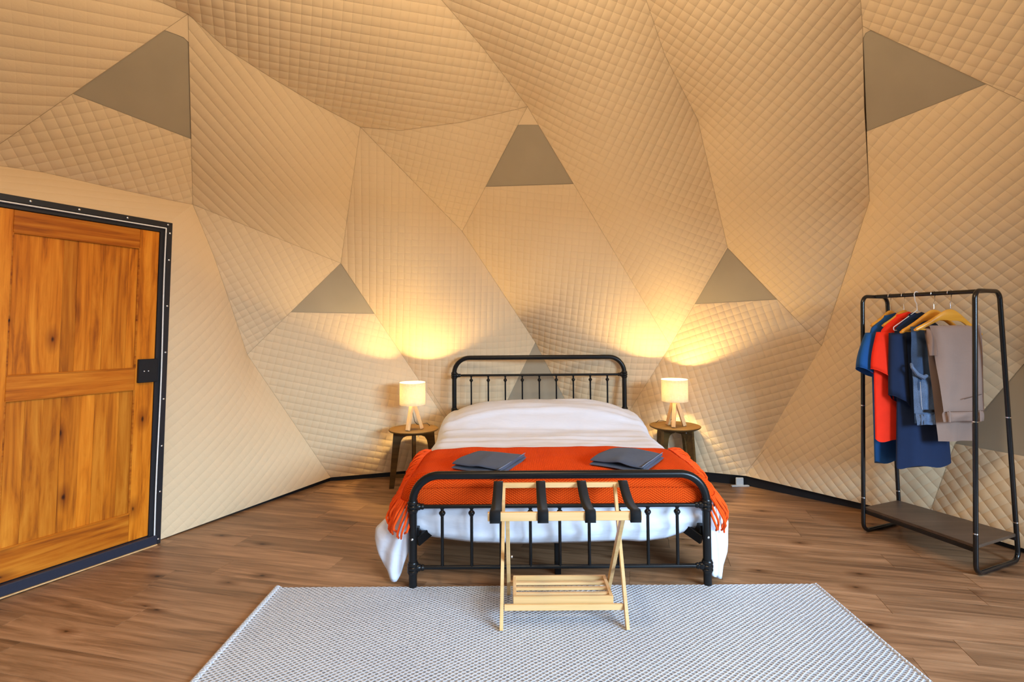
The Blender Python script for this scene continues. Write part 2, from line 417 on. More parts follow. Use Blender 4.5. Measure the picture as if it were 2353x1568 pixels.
TRI = {'g1': ('G', 'F', 1195, 290), 'g4': ('G', 'F', 1125, 435), 'g2': ('G', 'J', 1233, 290), 'g3': ('G', 'J', 1312, 427),
       'd0': ('D', 'E', 780, 613), 'd1': ('D', 'E', 672, 722), 'd2': ('D', 'H', 860, 722), 'd3': ('D', 'H', 787, 613),
       'k0': ('K', 'J', 1670, 580), 'k1': ('K', 'J', 1597, 700), 'k2': ('K', 'O', 1778, 695), 'k3': ('K', 'O', 1676, 580),
       'i0': ('I', 'T1', 1228, 792), 'i1': ('I', 'T1', 1165, 920), 'i2': ('I', 'T2', 1307, 920), 'i3': ('I', 'T2', 1233, 792),
       'a1': ('A', 'U', 385, 77), 'a4': ('A', 'U', 168, 217), 'a2': ('A', 'B', 433, 97), 'a3': ('A', 'B', 440, 320),
       'n1': ('N', 'M', 1983, 88), 'n4': ('N', 'M', 1988, 303), 'n2': ('N', 'X', 2032, 57), 'n3': ('N', 'X', 2265, 195),
       's0': ('S', 'R', 2345, 845), 's1': ('S', 'R', 2195, 1020), 's2': ('S', 'S2', 2420, 1062)}
for k, (a, b, u, v) in TRI.items(): HUB[k] = on_edge(a, b, u, v) if k != 's2' else HUB['S'] + (HUB['B3'] - HUB['S']) * .52

def sdir(az, el): return SC + SR * np.array([cos(radians(el)) * cos(radians(az)), cos(radians(el)) * sin(radians(az)), sin(radians(el))])
HUB['X3'] = sdir(2, 44); HUB['Y3'] = sdir(3, 9); HUB['N4'] = sdir(8, 68); HUB['B4'] = np.array([*(FC + 3.5 * np.array([cos(radians(3)), sin(radians(3))])), .03])
HUB['dbl'] = dpt(DW - .02, .004, -.03); HUB['U5'] = sdir(196, 34); HUB['L5'] = np.array([*(FC + 3.5 * np.array([cos(radians(197)), sin(radians(197))])), .03])
_d = ray(2195, 1020); _ab = HUB['R'] - HUB['S']; _n2 = np.cross(_ab, np.cross(_d, _ab)); HUB['s1'] = CAMP + _d * (((HUB['S'] - CAMP) @ _n2) / (_d @ _n2))
shell = MB(); rows = []; RS = 3.80
for i in range(17):
    el = radians(-7 + 97 * i / 16); row = []
    for k in range(61):
        az = radians(-12 + 224 * k / 60); row.append(SC + RS * np.array([cos(el) * cos(az), cos(el) * sin(az), sin(el)]))
    rows.append(row)
shell.grid(rows)
rows = []   # upper cap over the window sector
for i in range(8):
    el = radians(26.5 + 63.5 * i / 7); rows.append([SC + RS * np.array([cos(el) * cos(a), cos(el) * sin(a), sin(el)]) for a in [radians(-148 + 136 * k / 24) for k in range(25)]])
shell.grid(rows)
wall = tag(obj('wall_back', shell, M['shell']), kind='structure')

WALLPOLY = []
def panel(name, verts, ang=20, ku=1.0, kv=1.0, bulge=.40, mat='quilt', parent=None, step=.055, off=0.0):
    loop = []
    for a, b in zip(verts, verts[1:] + verts[:1]): loop += edge(a, b, step)
    P = np.array(loop); c = P.mean(0); u_, s_, vt = np.linalg.svd(P - c); n = vt[2]
    if n @ (np.array([.1, 1.65, 1.2]) - c) < 0: n = -n
    e1 = np.cross([0, 0, 1], n); e1 = nrm(e1) if np.linalg.norm(e1) > 1e-3 else np.array([1., 0, 0]); e2 = np.cross(n, e1)
    q = np.stack([(P - c) @ e1, (P - c) @ e2], 1); hb = (P - c) @ n
    def inside(pt):
        x, y = pt; r = False
        for i in range(len(q)):
            (x1, y1), (x2, y2) = q[i], q[i - 1]
            if (y1 > y) != (y2 > y) and x < (x2 - x1) * (y - y1) / (y2 - y1) + x1: r = not r
        return r
    lo, hi = q.min(0), q.max(0); gx = np.arange(lo[0], hi[0], step); gy = np.arange(lo[1], hi[1], step * .866); ins = []
    for j, y in enumerate(gy):
        for x in gx:
            pt = (x + (step / 2 if j % 2 else 0), y)
            if np.min((q[:, 0] - pt[0]) ** 2 + (q[:, 1] - pt[1]) ** 2) > (step * .6) ** 2 and inside(pt): ins.append(pt)
    pts = [Vector(p) for p in q.tolist()] + [Vector(p) for p in ins]; nb = len(q)
    vco, ed, fc, ov, oe, of = delaunay_2d_cdt(pts, [(i, (i + 1) % nb) for i in range(nb)], [list(range(nb))], 1, 1e-6)
    vc = np.array([tuple(v) for v in vco]); h = np.zeros(len(vc)); fixed = np.zeros(len(vc), bool)
    for i, o_ in enumerate(ov):
        for k in o_:
            if k < nb: h[i] = hb[k]; fixed[i] = True
    E_ = np.array(ed); deg = np.zeros(len(vc)); np.add.at(deg, E_[:, 0], 1); np.add.at(deg, E_[:, 1], 1)
    h[~fixed] = h[fixed].mean()
    src = bulge * step * step / 4 * 1.5
    for it in range(700):
        acc = np.zeros(len(vc)); np.add.at(acc, E_[:, 0], h[E_[:, 1]]); np.add.at(acc, E_[:, 1], h[E_[:, 0]])
        nh = acc / np.maximum(deg, 1) + src; h = np.where(fixed, h, nh)
    W3 = c + vc[:, :1] * e1 + vc[:, 1:] * e2 + (h + off)[:, None] * n
    mb = MB(); mb.add(W3, [tuple(f) for f in fc]); ca, sa = cos(radians(ang)), sin(radians(ang))
    mb.uv = np.stack([vc[:, 0] * ca + vc[:, 1] * sa, -vc[:, 0] * sa + vc[:, 1] * ca], 1)
    me = mb.mesh(name, M[mat], ang=180)
    if sum(1 for p in me.polygons if Vector(p.normal) @ Vector(n) < 0) > len(me.polygons) / 2: me.flip_normals()
    for nm, val in (('quilt_u', ku), ('quilt_v', kv)):
        a = me.attributes.new(nm, 'FLOAT', 'POINT'); a.data.foreach_set('value', np.full(len(me.vertices), val, dtype=np.float32))
    WALLPOLY.append(([tuple(p) for p in W3], [tuple(f) for f in fc]))
    return link(name, me, parent or wall)

PANELS = [(['U', 'A', 'V', 'W'], 17, .15, 1.0), (['a4', 'a3', 'B', 'U'], 33, .9, 1.0), (['B', 'dtr', 'dtl', 'U'], 8, .1, .5),
          (['V', 'A', 'C', 'G', 'G2', 'Vt'], 8, 1, 1), (['A', 'C', 'D', 'B'], -42, .35, 1.0), (['B', 'D', 'E'], 33, 1, 1),
          (['B', 'E', 'P', 'dbr', 'dtr'], 36, .25, .45), (['E', 'd1', 'd2', 'H', 'T1', 'P'], -14, 1, 1), (['C', 'F', 'I', 'T1', 'H', 'D'], 0, 1, .6),
          (['C', 'G', 'F'], -10, 1, 1), (['F', 'g4', 'g3', 'J', 'T2', 'I'], -8, 1, 1), (['G2', 'G', 'J', 'K', 'L', 'L2'], -22, 1, 1),
          (['L2', 'L', 'K', 'O', 'M', 'N', 'N2'], 40, 1, 1), (['J', 'k1', 'k2', 'O', 'Q', 'T2'], 18, 1, 1), (['M', 'n4', 'n3', 'X', 'S', 's1', 'R', 'B1', 'Q', 'O'], 38, 1, 1),
          (['N2', 'N', 'X', 'N3'], 42, 1, 1), (['i1', 'i2', 'T2', 'T1'], 10, 1, 1), (['s1', 's2', 'B3', 'B2', 'R'], 40, 1, 1),
          (['X', 'X3', 'Y3', 'S'], 38, 1, 1), (['S', 'Y3', 'B4', 'B3', 's2'], 30, 1, 1), (['N3', 'N4', 'X3', 'X'], 40, 1, 1), (['dtl', 'U', 'U5', 'L5', 'dbl'], 36, .4, .6)]
for vs, ang, ku, kv in PANELS: panel('liner_panel', vs, ang, ku, kv)
for vs in (['g1', 'g2', 'g3', 'g4'], ['d1', 'd2', 'D'], ['k1', 'k2', 'K'], ['i1', 'i2', 'I'], ['a1', 'a2', 'a3', 'a4'], ['n1', 'n2', 'n3', 'n4'], ['S', 's1', 's2']):
    o = panel('cover_patch', vs, mat='cover', bulge=0, off=-.003, step=.09); o['label'] = 'flat grey fabric triangle without quilting'
for vs in (['A', 'a2', 'a1'], ['G', 'g2', 'g1'], ['N', 'n2', 'n1']): panel('corner_flap', vs, 0, .05, .05, bulge=1.6, step=.02)
SEAMS = [('A', 'B'), ('A', 'U'), ('A', 'V'), ('A', 'C'), ('C', 'G'), ('C', 'F'), ('F', 'G'), ('G', 'G2'), ('G', 'J'), ('F', 'I'), ('C', 'D'), ('D', 'B'), ('B', 'E'), ('B', 'U'),
         ('D', 'E'), ('D', 'H'), ('H', 'T1'), ('E', 'P'), ('L', 'L2'), ('L', 'K'), ('K', 'J'), ('K', 'O'), ('O', 'M'), ('M', 'N'), ('N', 'N2'), ('N', 'X'), ('S', 's1'), ('s1', 'R'), ('J', 'T2')]
for a, b in SEAMS:
    p = [q - nrm(q - SC) * .001 for q in edge(a, b) + [HUB[b]]]
    obj('seam', MB().tube(p, .0011, 5), M['seam'], wall)
from mathutils.bvhtree import BVHTree
TREES = [BVHTree.FromPolygons(v, f) for v, f in WALLPOLY]
def on_wall(u, v):
    hits = [t.ray_cast(Vector(CAMP), Vector(ray(u, v)).normalized()) for t in TREES]; hits = [h for h in hits if h[0] is not None]
    h = min(hits, key=lambda h: h[3]); return np.array(h[0]) - nrm(np.array(h[0]) - SC) * .001
for line in ([(1560, 945), (1600, 983), (1640, 1016), (1680, 1052), (1712, 1086)], [(1714, 1086), (1735, 1060), (1760, 1030)], [(985, 890), (1010, 930), (1032, 966)]):
    pts = []
    for (a, b), (c_, d_) in zip(line, line[1:]): pts += [on_wall(a + (c_ - a) * k / 6, b + (d_ - b) * k / 6) for k in range(6)]
    obj('seam', MB().tube(pts, .0013, 5), M['seam'], wall)
# black strip at the foot of the fabric
bl = [HUB['dbr'], HUB['P'], HUB['T1'], HUB['T2'], HUB['Q'], HUB['B1'], HUB['R'], HUB['B2'], HUB['B3'], HUB['B4']]
rows = [[], [], [], []]
for p in bl:
    o_ = nrm(np.array([p[0] - SC[0], p[1] - SC[1], 0]))
    for i, (d, z) in enumerate(((.035, -.02), (.035, .13), (.075, .13), (.075, -.02))): rows[i].append(np.array([p[0], p[1], z]) + o_ * d)
tag(obj('baseboard_back', MB().grid(rows), M['basetrim']), kind='structure')

# ================================================================== DOOR
DM = np.array([-DEX, -DN, DUP]).T   # local x runs from the door's free edge away from its hinges, so positions s along the door are x = -s
door = tag(empty('door_1', tuple(DO)), kind='structure')
door.matrix_world = Matrix.LocRotScale(Vector(DO), Matrix(DM.tolist()).to_quaternion(), None)
def dbox(name, s0, s1, z0, z1, n0, n1, mat, bev=.002, parent=None):
    c = (-(s0 + s1) / 2, -(n0 + n1) / 2, (z0 + z1) / 2); sz = (s1 - s0, abs(n1 - n0), z1 - z0)
    o = obj(name, MB().box((0, 0, 0), sz, None, bev), mat, parent or door, smooth=False); o.location = c if not parent else tuple(np.array(c) - np.array(parent.location)); return o
fr = MB()
for s0, s1, z0, z1 in ((0, .034, 0, DH), (DW - .034, DW, 0, DH), (.034, DW - .034, DH - .034, DH)): fr.box((-(s0 + s1) / 2, 0, (z0 + z1) / 2), (s1 - s0, .03, z1 - z0), None, .002)
for s0, s1, z0, z1 in ((.034, .068, .05, DH - .034), (DW - .068, DW - .034, .05, DH - .034), (.068, DW - .068, DH - .068, DH - .034)): fr.box((-(s0 + s1) / 2, .012, (z0 + z1) / 2), (s1 - s0, .03, z1 - z0), None, .002)
obj('door_frame', fr, M['frameblk'], door, smooth=False)
gk = MB().tube([(-.040 - .003 * sin(9 * t), -.016, .0 + (DH - .042) * t) for t in [k / 24 for k in range(25)]] + [(-.041, -.016, DH - .041)], .0042, 8)
gk.tube([(-.040, -.016, DH - .041), (-DW + .040, -.016, DH - .041)], .0042, 8)
obj('white_gasket', gk, M['whitestrip'], door)
dbox('sill', .03, DW - .034, 0.006, .062, -.04, .028, M['sill'], .004)
dbox('sill_lip', .03, DW - .034, 0.0, .006, -.04, .034, M['beech'], .001)
for z in (.03, .33, .62, .92, 1.22, 1.52, 1.82, DH - .07):
    o = obj('screw', MB().lathe([(.0055, 0), (.0055, .002), (.003, .0035)], n=10), M['screw'], door); o.location = (-.016, -.0155, z); o.rotation_euler = (pi / 2, 0, 0)
for s in (.03, .27, .52, .74, .93):
    o = obj('screw', MB().lathe([(.0055, 0), (.0055, .002), (.003, .0035)], n=10), M['screw'], door); o.location = (-s, -.0155, DH - .016); o.rotation_euler = (pi / 2, 0, 0)
L0, L1, ZB, ZT = .070, DW - .070, .066, DH - .070
dbox('stile', L0, L0 + .112, ZB, ZT, -.045, -.004, M['dstile']); dbox('stile', L1 - .112, L1, ZB, ZT, -.045, -.004, M['dstile'])
a0, a1 = L0 + .1125, L1 - .1125
for z0, z1 in ((ZT - .118, ZT), (.995, 1.125), (ZB, .235)): dbox('rail', a0, a1, z0, z1, -.045, -.005, M['drail'])
for (z0, z1, cuts) in ((1.127, ZT - .12, (0, .09, .21, .30, .40, .52, .63, 1)), (.237, .993, (0, .125, .235, .335, .45, .60, .73, .86, 1))):
    n = len(cuts) - 1
    for i in range(n): dbox('board', a0 + (a1 - a0) * cuts[i] + .0002, a0 + (a1 - a0) * cuts[i + 1] - .0002, z0, z1, -.04, -.014 - .0008 * (i % 2), M['dstile'], .0006)
bd = MB()
for z0, z1 in ((1.125, ZT - .118), (.235, .995)):
    for s in (a0, a1): bd.box((-s, .009, (z0 + z1) / 2), (.012, .010, z1 - z0), None, .003)
    for z in (z0, z1): bd.box((-(a0 + a1) / 2, .009, z), (a1 - a0, .010, .012), None, .003)
obj('panel_moulding', bd, M['drail'], door, smooth=False)
lk = dbox('lock_plate', .058, .172, 1.035, 1.182, -.006, .016, M['basetrim'], .003)
for s in (-.025, .0):
    o = obj('lock_screw', MB().lathe([(.0038, 0), (.0038, .002), (.002, .003)], n=10), M['screw'], lk); o.location = (s, -.0112, -.002); o.rotation_euler = (pi / 2, 0, 0)

# ================================================================== RUG
RX0, RX1, RY0, RY1 = -1.245, 1.583, .62, 2.838
mb = MB(); nx, ny = 90, 70; rows = []
def rugz(x, y): 
    e = max(0, 1 - (x - RX0) / .05); return .011 + .010 * e * e * sstep(1.7, 2.8, y) + .0015 * noise.noise((x * 2, y * 2, 0))
for j in range(ny + 1):
    y = RY0 + (RY1 - RY0) * j / ny; rows.append([(x, y + .006 * noise.noise((x * 1.3, 5, 0)) * (j == ny), rugz(x, y)) for x in [RX0 + (RX1 - RX0) * i / nx for i in range(nx + 1)]])
mb.grid(rows)
for ring in ([(p[0], p[1], p[2]) for p in rows[0]], [(p[0], p[1], p[2]) for p in rows[-1]], [r[0] for r in rows], [r[-1] for r in rows]):
    mb.grid([ring, [(p[0], p[1], .0015) for p in ring]])
rug = tag(obj('rug', mb, M['rug']), 'large pale grey woven area rug on the plank floor in front of the bed', 'rug')
mb = MB()
for x0, x1, w_ in ((RX0 - .014, RX0 + .022, 1), (RX1 - .012, RX1 + .012, 1)):
    rr = []
    for k in range(9):
        t = pi * k / 8; rr.append([(x0 + (x1 - x0) * (1 - cos(t)) / 2, RY0 + (RY1 - RY0) * j / 60, .002 + (rugz(max(RX0, min(RX1, (x0 + x1) / 2)), RY0 + (RY1 - RY0) * j / 60) + .003) * sin(t)) for j in range(61)])
    o = obj('edge_binding', MB().grid(rr), M['binding'], rug); o['label'] = 'lighter stitched binding along the %s edge of the rug' % ('left' if x0 < 0 else 'right')

# ================================================================== BED FRAME
BX, BF, BH = .244, 2.840, 4.86
HW = .775
bed = tag(empty('bed_frame', (BX, BF, 0)), 'black metal bed frame with rounded headboard and spindled footboard', 'bed')
def endframe(y, ztop, rails, rT, rR, rS, knob_dz, pre, spin):
    path = fillet([(-HW, y, 0), (-HW, y, ztop), (HW, y, ztop), (HW, y, 0)], .14, 12)
    obj(pre + '_tube', MB().tube(path, rT, 18), M['black'], bed)
    for i, z in enumerate(rails):
        obj('cross_rail', MB().tube([(-HW, y, z), (HW, y, z)], rR, 12), M['black'], bed)
        for sx in (-1, 1):
            c = MB(); R1 = rT + .003; R2 = rT + .0075
            c.lathe([(R1, -.032), (R1 + .001, -.026), (R2, -.022), (R2, -.014), (R1 + .001, -.010), (R2 + .001, -.005), (R2 + .001, .005), (R1 + .001, .010), (R2, .014), (R2, .022), (R1 + .001, .026), (R1, .032)], (sx * HW, y, z), 20)
            c.lathe([(rR + .009, sx * (HW - rT)), (rR + .008, sx * (HW - rT - .016)), (rR + .003, sx * (HW - rT - .022)), (rR + .006, sx * (HW - rT - .028)), (rR + .003, sx * (HW - rT - .038))], (0, y, z), 16, axis=0)
            obj('collar', c, M['black'], bed)
    for k in range(9):
        x = -HW + 2 * HW * (k + 1) / 10
        z0, z1 = rails[0], rails[1]; n = MB()
        n.tube([(x, y, z0), (x, y, z1)], rS, 10)
        sp = obj('spindle', n, M['black'], bed)
        kn = MB(); zz = z1 - knob_dz
        kn.lathe([(rS, zz - .018), (rS + .003, zz - .014), (rS * 1.3, zz - .012), (rS + .008, zz - .005), (rS + .0095, zz), (rS + .008, zz + .005), (rS * 1.3, zz + .012), (rS, zz + .014)], (x, y, 0), 12)
        kn.lathe([(rS, z1 - .016), (rS + .004, z1 - .010), (rS + .004, z1 - .004)], (x, y, 0), 12)
        obj('knob', kn, M['black'], sp)
endframe(0, .588, (.108, .425), .0215, .0105, .0085, .035, 'footboard', 9)
endframe(BH - BF, 1.085, (.60, .925), .0205, .0105, .0075, .045, 'headboard', 9)
for sx in (-1, 1): obj('side_rail', MB().box((sx * (HW - .012), (BH - BF) / 2, .27), (.03, BH - BF - .05, .07), None, .003), M['black'], bed, smooth=False)
obj('centre_rail', MB().box((0, (BH - BF) / 2 + .06, .285), (.04, BH - BF - .16, .03), None, .003), M['black'], bed, smooth=False)
for yy in (.16, 1.05): obj('centre_leg', MB().box((0, yy, .135), (.035, .035, .27), None, .003), M['black'], bed, smooth=False)
for sx in (-1, 1):
    obj('corner_brace', MB().bar((sx * (HW - .02), .02, .235), (sx * (HW - .12), .14, .285), .02, .05), M['black'], bed, smooth=False)
    o = obj('bolt', MB().lathe([(.006, 0), (.006, .003), (.003, .005)], n=10), M['screw'], bed); o.location = (sx * HW, -.0215, .262); o.rotation_euler = (pi / 2, 0, 0)
for i in range(9): obj('slat', MB().box((0, .12 + i * .225, .307), (2 * HW - .06, .07, .012), None, .002), M['bamboo'], bed, smooth=False)
mt = tag(obj('mattress', MB().box((BX, (2.935 + 4.85) / 2, .415), (1.46, 4.85 - 2.935, .20), None, .04), M['mattress']), 'mattress under the white duvet on the black bed frame', 'mattress')

# ================================================================== DUVET
A_FLAT, RAD = .725, .12
def ztop(x, y):
    ax = abs(x) / .86; hump = .168 * sstep(4.08, 4.48, y) * (1 - .55 * sstep(4.68, 4.86, y)) * max(0, 1 - ax ** 4.6)
    wr = .007 * noise.noise((x * 2.2, y * 7.5, 1.0)) + .006 * noise.noise((x * 1.1 + 3, y * 16, 4.0)) * sstep(3.5, 3.9, y) + .004 * noise.noise((x * 9, y * 9, 2))
    ridge = .011 * sin(y * 42 + 3 * noise.noise((x * 1.5, y * 2, 11))) * max(0, noise.noise((x * 1.2 + 9, y * 2.5, 3)) + .15) * sstep(3.55, 3.75, y) + .016 * math.exp(-((y - 4.36 + .10 * ax * ax + .02 * noise.noise((x * 2, 0, 7))) / .022) ** 2) * (1 - ax * .3) + .007 * math.exp(-((y - 4.12 + .04 * x) / .018) ** 2)
    return .548 + .012 * (1 - ax * ax) + hump + wr + ridge
def side_pt(sg, l, L, y, flare, off=0.0):
    fr_ = l / max(L, .01); x = A_FLAT + RAD + off + flare * sin(min(1, fr_ * 1.05) * pi * .62) + .014 * fr_ * sin(y * 23 + 2 * noise.noise((y * 5, 0, sg))) + .01 * fr_ * noise.noise((y * 8, l * 5, sg * 3))
    return x
def prof(s, y, hem, flare, off=0.0):
    sg = -1 if s < 0 else 1; t = abs(s); zt = ztop(sg * min(t, A_FLAT), y)
    if t <= A_FLAT: return np.array([BX + s, y, zt + off])
    q = (t - A_FLAT) / RAD
    if q < pi / 2: return np.array([BX + sg * (A_FLAT + (RAD + off) * sin(q)), y, zt - RAD + (RAD + off) * cos(q)])
    l = t - A_FLAT - RAD * pi / 2; L = zt - RAD - hem
    return np.array([BX + sg * side_pt(sg, l, L, y, flare, off), y, zt - RAD - l])
dv = MB(); ys = [2.955 + (4.83 - 2.955) * j / 95 for j in range(96)]; rows = []
def front_round(s, q, hem, flare, off, r, y0=2.955):
    p = prof(s, y0, hem, flare, off); e = .004; d = prof(s + e, y0, hem, flare, off) - prof(s - e, y0, hem, flare, off); n = nrm(np.array([-d[2], 0, d[0]]))
    return p - n * r * (1 - cos(q)) + np.array([0, -r * sin(q), 0])
for y in ys:
    hem = interp(y, [2.95, 3.1, 3.5, 4.9], [.12, .13, .19, .22]); fl_ = interp(y, [2.95, 3.3, 4.9], [.05, .03, .02]); row = []
    for sg in (-1, 1):
        zt = ztop(sg * A_FLAT, y); L = zt - RAD - hem; f_ = fl_ * (1.2 if sg < 0 else 1)
        sd = [sg * (A_FLAT + RAD * pi / 2 + L * k / 14) for k in range(14, 0, -1)] + [sg * (A_FLAT + RAD * pi / 2 * k / 6) for k in range(6, 0, -1)]
        pts = [prof(s, y, hem, f_) for s in sd]
        if sg < 0: row += pts + [prof(-A_FLAT + 2 * A_FLAT * k / 60, y, hem, f_) for k in range(61)]
        else: row += pts[::-1]
    rows.append(row)
dv.grid(rows)
# front drop between the footboard posts
FH = 6
def front_hem(x): return interp(x, [-.76, -.70, -.45, -.2, .0, .2, .35, .45, .58, .72, .76], [.27, .235, .20, .192, .195, .20, .207, .20, .215, .26, .28])
S_END = A_FLAT + RAD * pi / 2 + .10
rows = []
for k in range(9): rows.append([front_round(-S_END + 2 * S_END * i / 96, pi / 2 * k / 8, .04, .06 if i < 48 else .05, 0, .040) for i in range(97)])
dv.grid(rows)
rows = []
for k in range(20):
    f = k / 19; row = []
    for i in range(73):
        x = -.80 + 1.60 * i / 72; ax = abs(x); zt = ztop(max(-A_FLAT, min(A_FLAT, x)), 2.955) + (-.037 if ax < A_FLAT else -RAD + sqrt(max(0, .082 ** 2 - (ax - A_FLAT) ** 2)) + .001); hz = front_hem(x) if ax < .76 else .26
        z = zt + (hz - zt) * f; y = 2.920 - .010 * sin(pi * f) * (ax < .76) - .014 * math.exp(-((f - .80 + .06 * sin(x * 3)) / .07) ** 2) + .006 * noise.noise((x * 6, f * 4, 3)) + .02 * sstep(.9, 1, f)
        row.append(np.array([BX + x, y, z]))
    rows.append(row)
dv.grid(rows)
# corner flaps that hang outside the footboard posts
for sg, pts, outer in ((-1, [(0, .17), (.2, .075), (.45, .02), (.6, .015), (.75, .05), (1, .19)], [(0, .86), (.3, .93), (.6, 1.005), (.85, 1.01), (1, .98)]), (1, [(0, .17), (.2, .06), (.45, .02), (.7, .025), (1, .05)], [(0, .88), (.2, .905), (.5, .945), (.8, .94), (1, .915)])):
    rows = []
    for k in range(22):
        f = k / 21; row = []
        for j in range(19):
            g = j / 18; hz = interp(g, *zip(*pts)); xo = interp(f, *zip(*outer)); xi = .803
            x = xo + (xi - xo) * g; y = 2.985 - .11 * sin(pi / 2 * min(1, g * 1.2)) + .012 * sin(g * 16 + f * 3) * f; z = .40 + (hz - .40) * f
            row.append(np.array([BX + sg * x, y, z]))
        rows.append(row)
    dv.grid(rows)
duvet = tag(obj('duvet', dv, M['duvet'], ang=120), 'white duvet spread over the bed with corners hanging to the floor', 'duvet')
md = duvet.modifiers.new('thick', 'SOLIDIFY'); md.thickness = .006; md.offset = -1

# ================================================================== ORANGE THROW with tassels
th = MB(); uv = []; OFF = .014; rows = []; TB, TF = 3.545, 2.955
nS = 90; SL = {-1: .01, 1: -.01}
def thr_side(sg, y): return interp(y, [2.955, 3.2, 3.55], [SL[sg], SL[sg] - .05, -.13])
def throw_pt(q, y):
    """q in -1..1 across"""
    sg = -1 if q < 0 else 1; smax = A_FLAT + RAD * pi / 2 + thr_side(sg, y); s = q * smax
    fl_ = interp(y, [2.95, 3.3, 4.9], [.05, .03, .02]) * (1.2 if sg < 0 else 1); hm = interp(y, [2.95, 3.1, 3.5, 4.9], [.12, .13, .19, .22])
    return prof(s, y, hm, fl_, OFF + .004 * noise.noise((q * 5, y * 5, 9))), s
for j in range(40):
    t = j / 39; row = []
    for i in range(nS + 1):
        q = -1 + 2 * i / nS; y = TB + (TF - TB) * t + (1 - t) * (.012 * noise.noise((q * 3, 1, 5)) - .03 * abs(q) ** 6); p, s = throw_pt(q, y); row.append(p); uv.append((s, TB - y))
    rows.append(row)
th.grid(rows)
for (i0, i1) in ((0, 1),):
    rows = []
    for k in range(9):
        q = pi / 2 * k / 8; row = []
        for i in range(97):
            g = -1 + 2 * i / 96; sg = -1 if g < 0 else 1; sx = g * (A_FLAT + RAD * pi / 2 + SL[sg]); row.append(front_round(sx, q, .04, .06 if sg < 0 else .05, OFF, .055 + OFF)); uv.append((sx, TB - 2.955 + .069 * q))
        rows.append(row)
    th.grid(rows)
rows = []
for k in range(14):
    f = k / 13; row = []
    for i in range(73):
        x = -.795 + 1.59 * i / 72; ax = abs(x); zt = ztop(max(-A_FLAT, min(A_FLAT, x)), 2.955) + (OFF - .065 if ax < A_FLAT else -RAD + sqrt(max(0, .0685 ** 2 - (ax - A_FLAT) ** 2)) + .002); zb = .412 + .005 * sin(x * 5) - .03 * sstep(.75, .80, ax)
        z = zt + (zb - zt) * f; y = 2.955 - .055 - OFF - .004 * sin(pi * f); row.append(np.array([BX + x, y, z])); uv.append((x, TB - 2.955 + .108 + (zt - zb) * f))
    rows.append(row)
th.grid(rows); th.uv = uv
throw = tag(obj('throw_blanket', th, M['throw'], ang=120), 'orange herringbone throw with tasselled ends laid across the foot of the bed', 'blanket')
md = throw.modifiers.new('thick', 'SOLIDIFY'); md.thickness = .008; md.offset = -1
for sg in (-1, 1):
    for i in range(64):
        t = i / 63; y = TB - .01 + (TF - .075 - TB) * t; yy = max(2.957, y); fl_ = interp(yy, [2.95, 3.3, 4.9], [.05, .03, .02]) * (1.2 if sg < 0 else 1); hm = interp(yy, [2.95, 3.1, 3.5, 4.9], [.12, .13, .19, .22])
        s0 = A_FLAT + RAD * pi / 2 + thr_side(sg, yy); ln = random.uniform(.105, .15) * (1 + .15 * t); j1, j2, j3 = [random.uniform(-1, 1) for _ in range(3)]; pts = []
        for k in range(8):
            f = k / 7; off_ = OFF + .002 + (.016 + .034 * abs(j1)) * sin(pi * min(1, f * 1.05)) ** .8 + .010 * sin(9 * f + 5 * j2) * f + .006 * f; sx = sg * (s0 - .012 + (ln + .012) * f)
            if y >= 2.957: p = prof(sx, y, hm, fl_, off_)
            else: p = front_round(sx, (2.957 - y) / .075 * pi / 2, hm, fl_, off_, .055 + off_)
            pts.append(p + np.array([0, -.02 * t * f + .034 * j2 * f + .016 * j3 * sin(6 * f) * f, 0]))
        obj('tassel', MB().tube(pts, [.0068, .0074, .007, .0066, .0064, .0062, .0064, .005], 6), M['tassel'], throw)

# ================================================================== TOWELS
def towel(corners, label, seed):
    """corners: left, back, right, front pixel of the top face"""
    zt = .605; c = [fl(*p, zt) for p in corners]; L_, B_, R_, Fr = c
    root = empty('folded_towel', tuple((L_ + R_) / 2 * np.array([1, 1, 0]) + np.array([0, 0, .585])))
    tag(root, label, 'towel', 'folded slate towels on the orange throw'); org = np.array(root.location)
    def at(a, b): return L_ * (1 - a) * (1 - b) + B_ * (1 - a) * b + R_ * a * b + Fr * a * (1 - b)   # a: left->right, b: front->back
    for lay in range(2):
        mb = MB(); rows = []; z0 = .573 + lay * .019; th_ = (.020, .024)[lay]; sh = (1 - lay) * .012
        n = 26; m = 22
        for i in range(n + 1):
            a = i / n; row = []
            for k in range(m):
                t = 2 * pi * k / m; cx = abs(cos(t)) ** .5 * (1 if cos(t) > 0 else -1); cz = abs(sin(t)) ** .8 * (1 if sin(t) > 0 else -1)
                b = .5 + (.5 - .02 * lay) * cx + .01 * sin(a * 7 + lay + seed); p = at(a * (1 - .012 * lay) + .006, b)
                edge_ = 1 - .35 * (abs(2 * a - 1) ** 10)
                z = z0 + th_ / 2 + cz * th_ / 2 * edge_ + .009 * noise.noise((p[0] * 6 + seed, p[1] * 6, lay)) + (lay == 1) * (.006 * math.exp(-((a - .55 + .2 * b) / .12) ** 2) * (1 - b) + .010 * (1 - a) ** 2 * sin(pi * b))
                row.append(np.array([p[0], p[1] - sh * .5, z]) - org)
            rows.append(row)
        mb.loft(rows); obj('fold', mb, M['towel'], root)
    hp = [at(.985, b) for b in [k / 12 for k in range(13)]]
    obj('hem', MB().tube([np.array([p[0], p[1], .611 + .003 * noise.noise((p[0] * 9, p[1] * 9, 2))]) - org for p in hp], .0022, 6), M['towelhem'], root)
    return root
towel([(1036, 1066), (1103, 1037), (1208, 1044), (1148, 1082)], 'folded dark slate towel nearer the left end of the orange throw', 1)
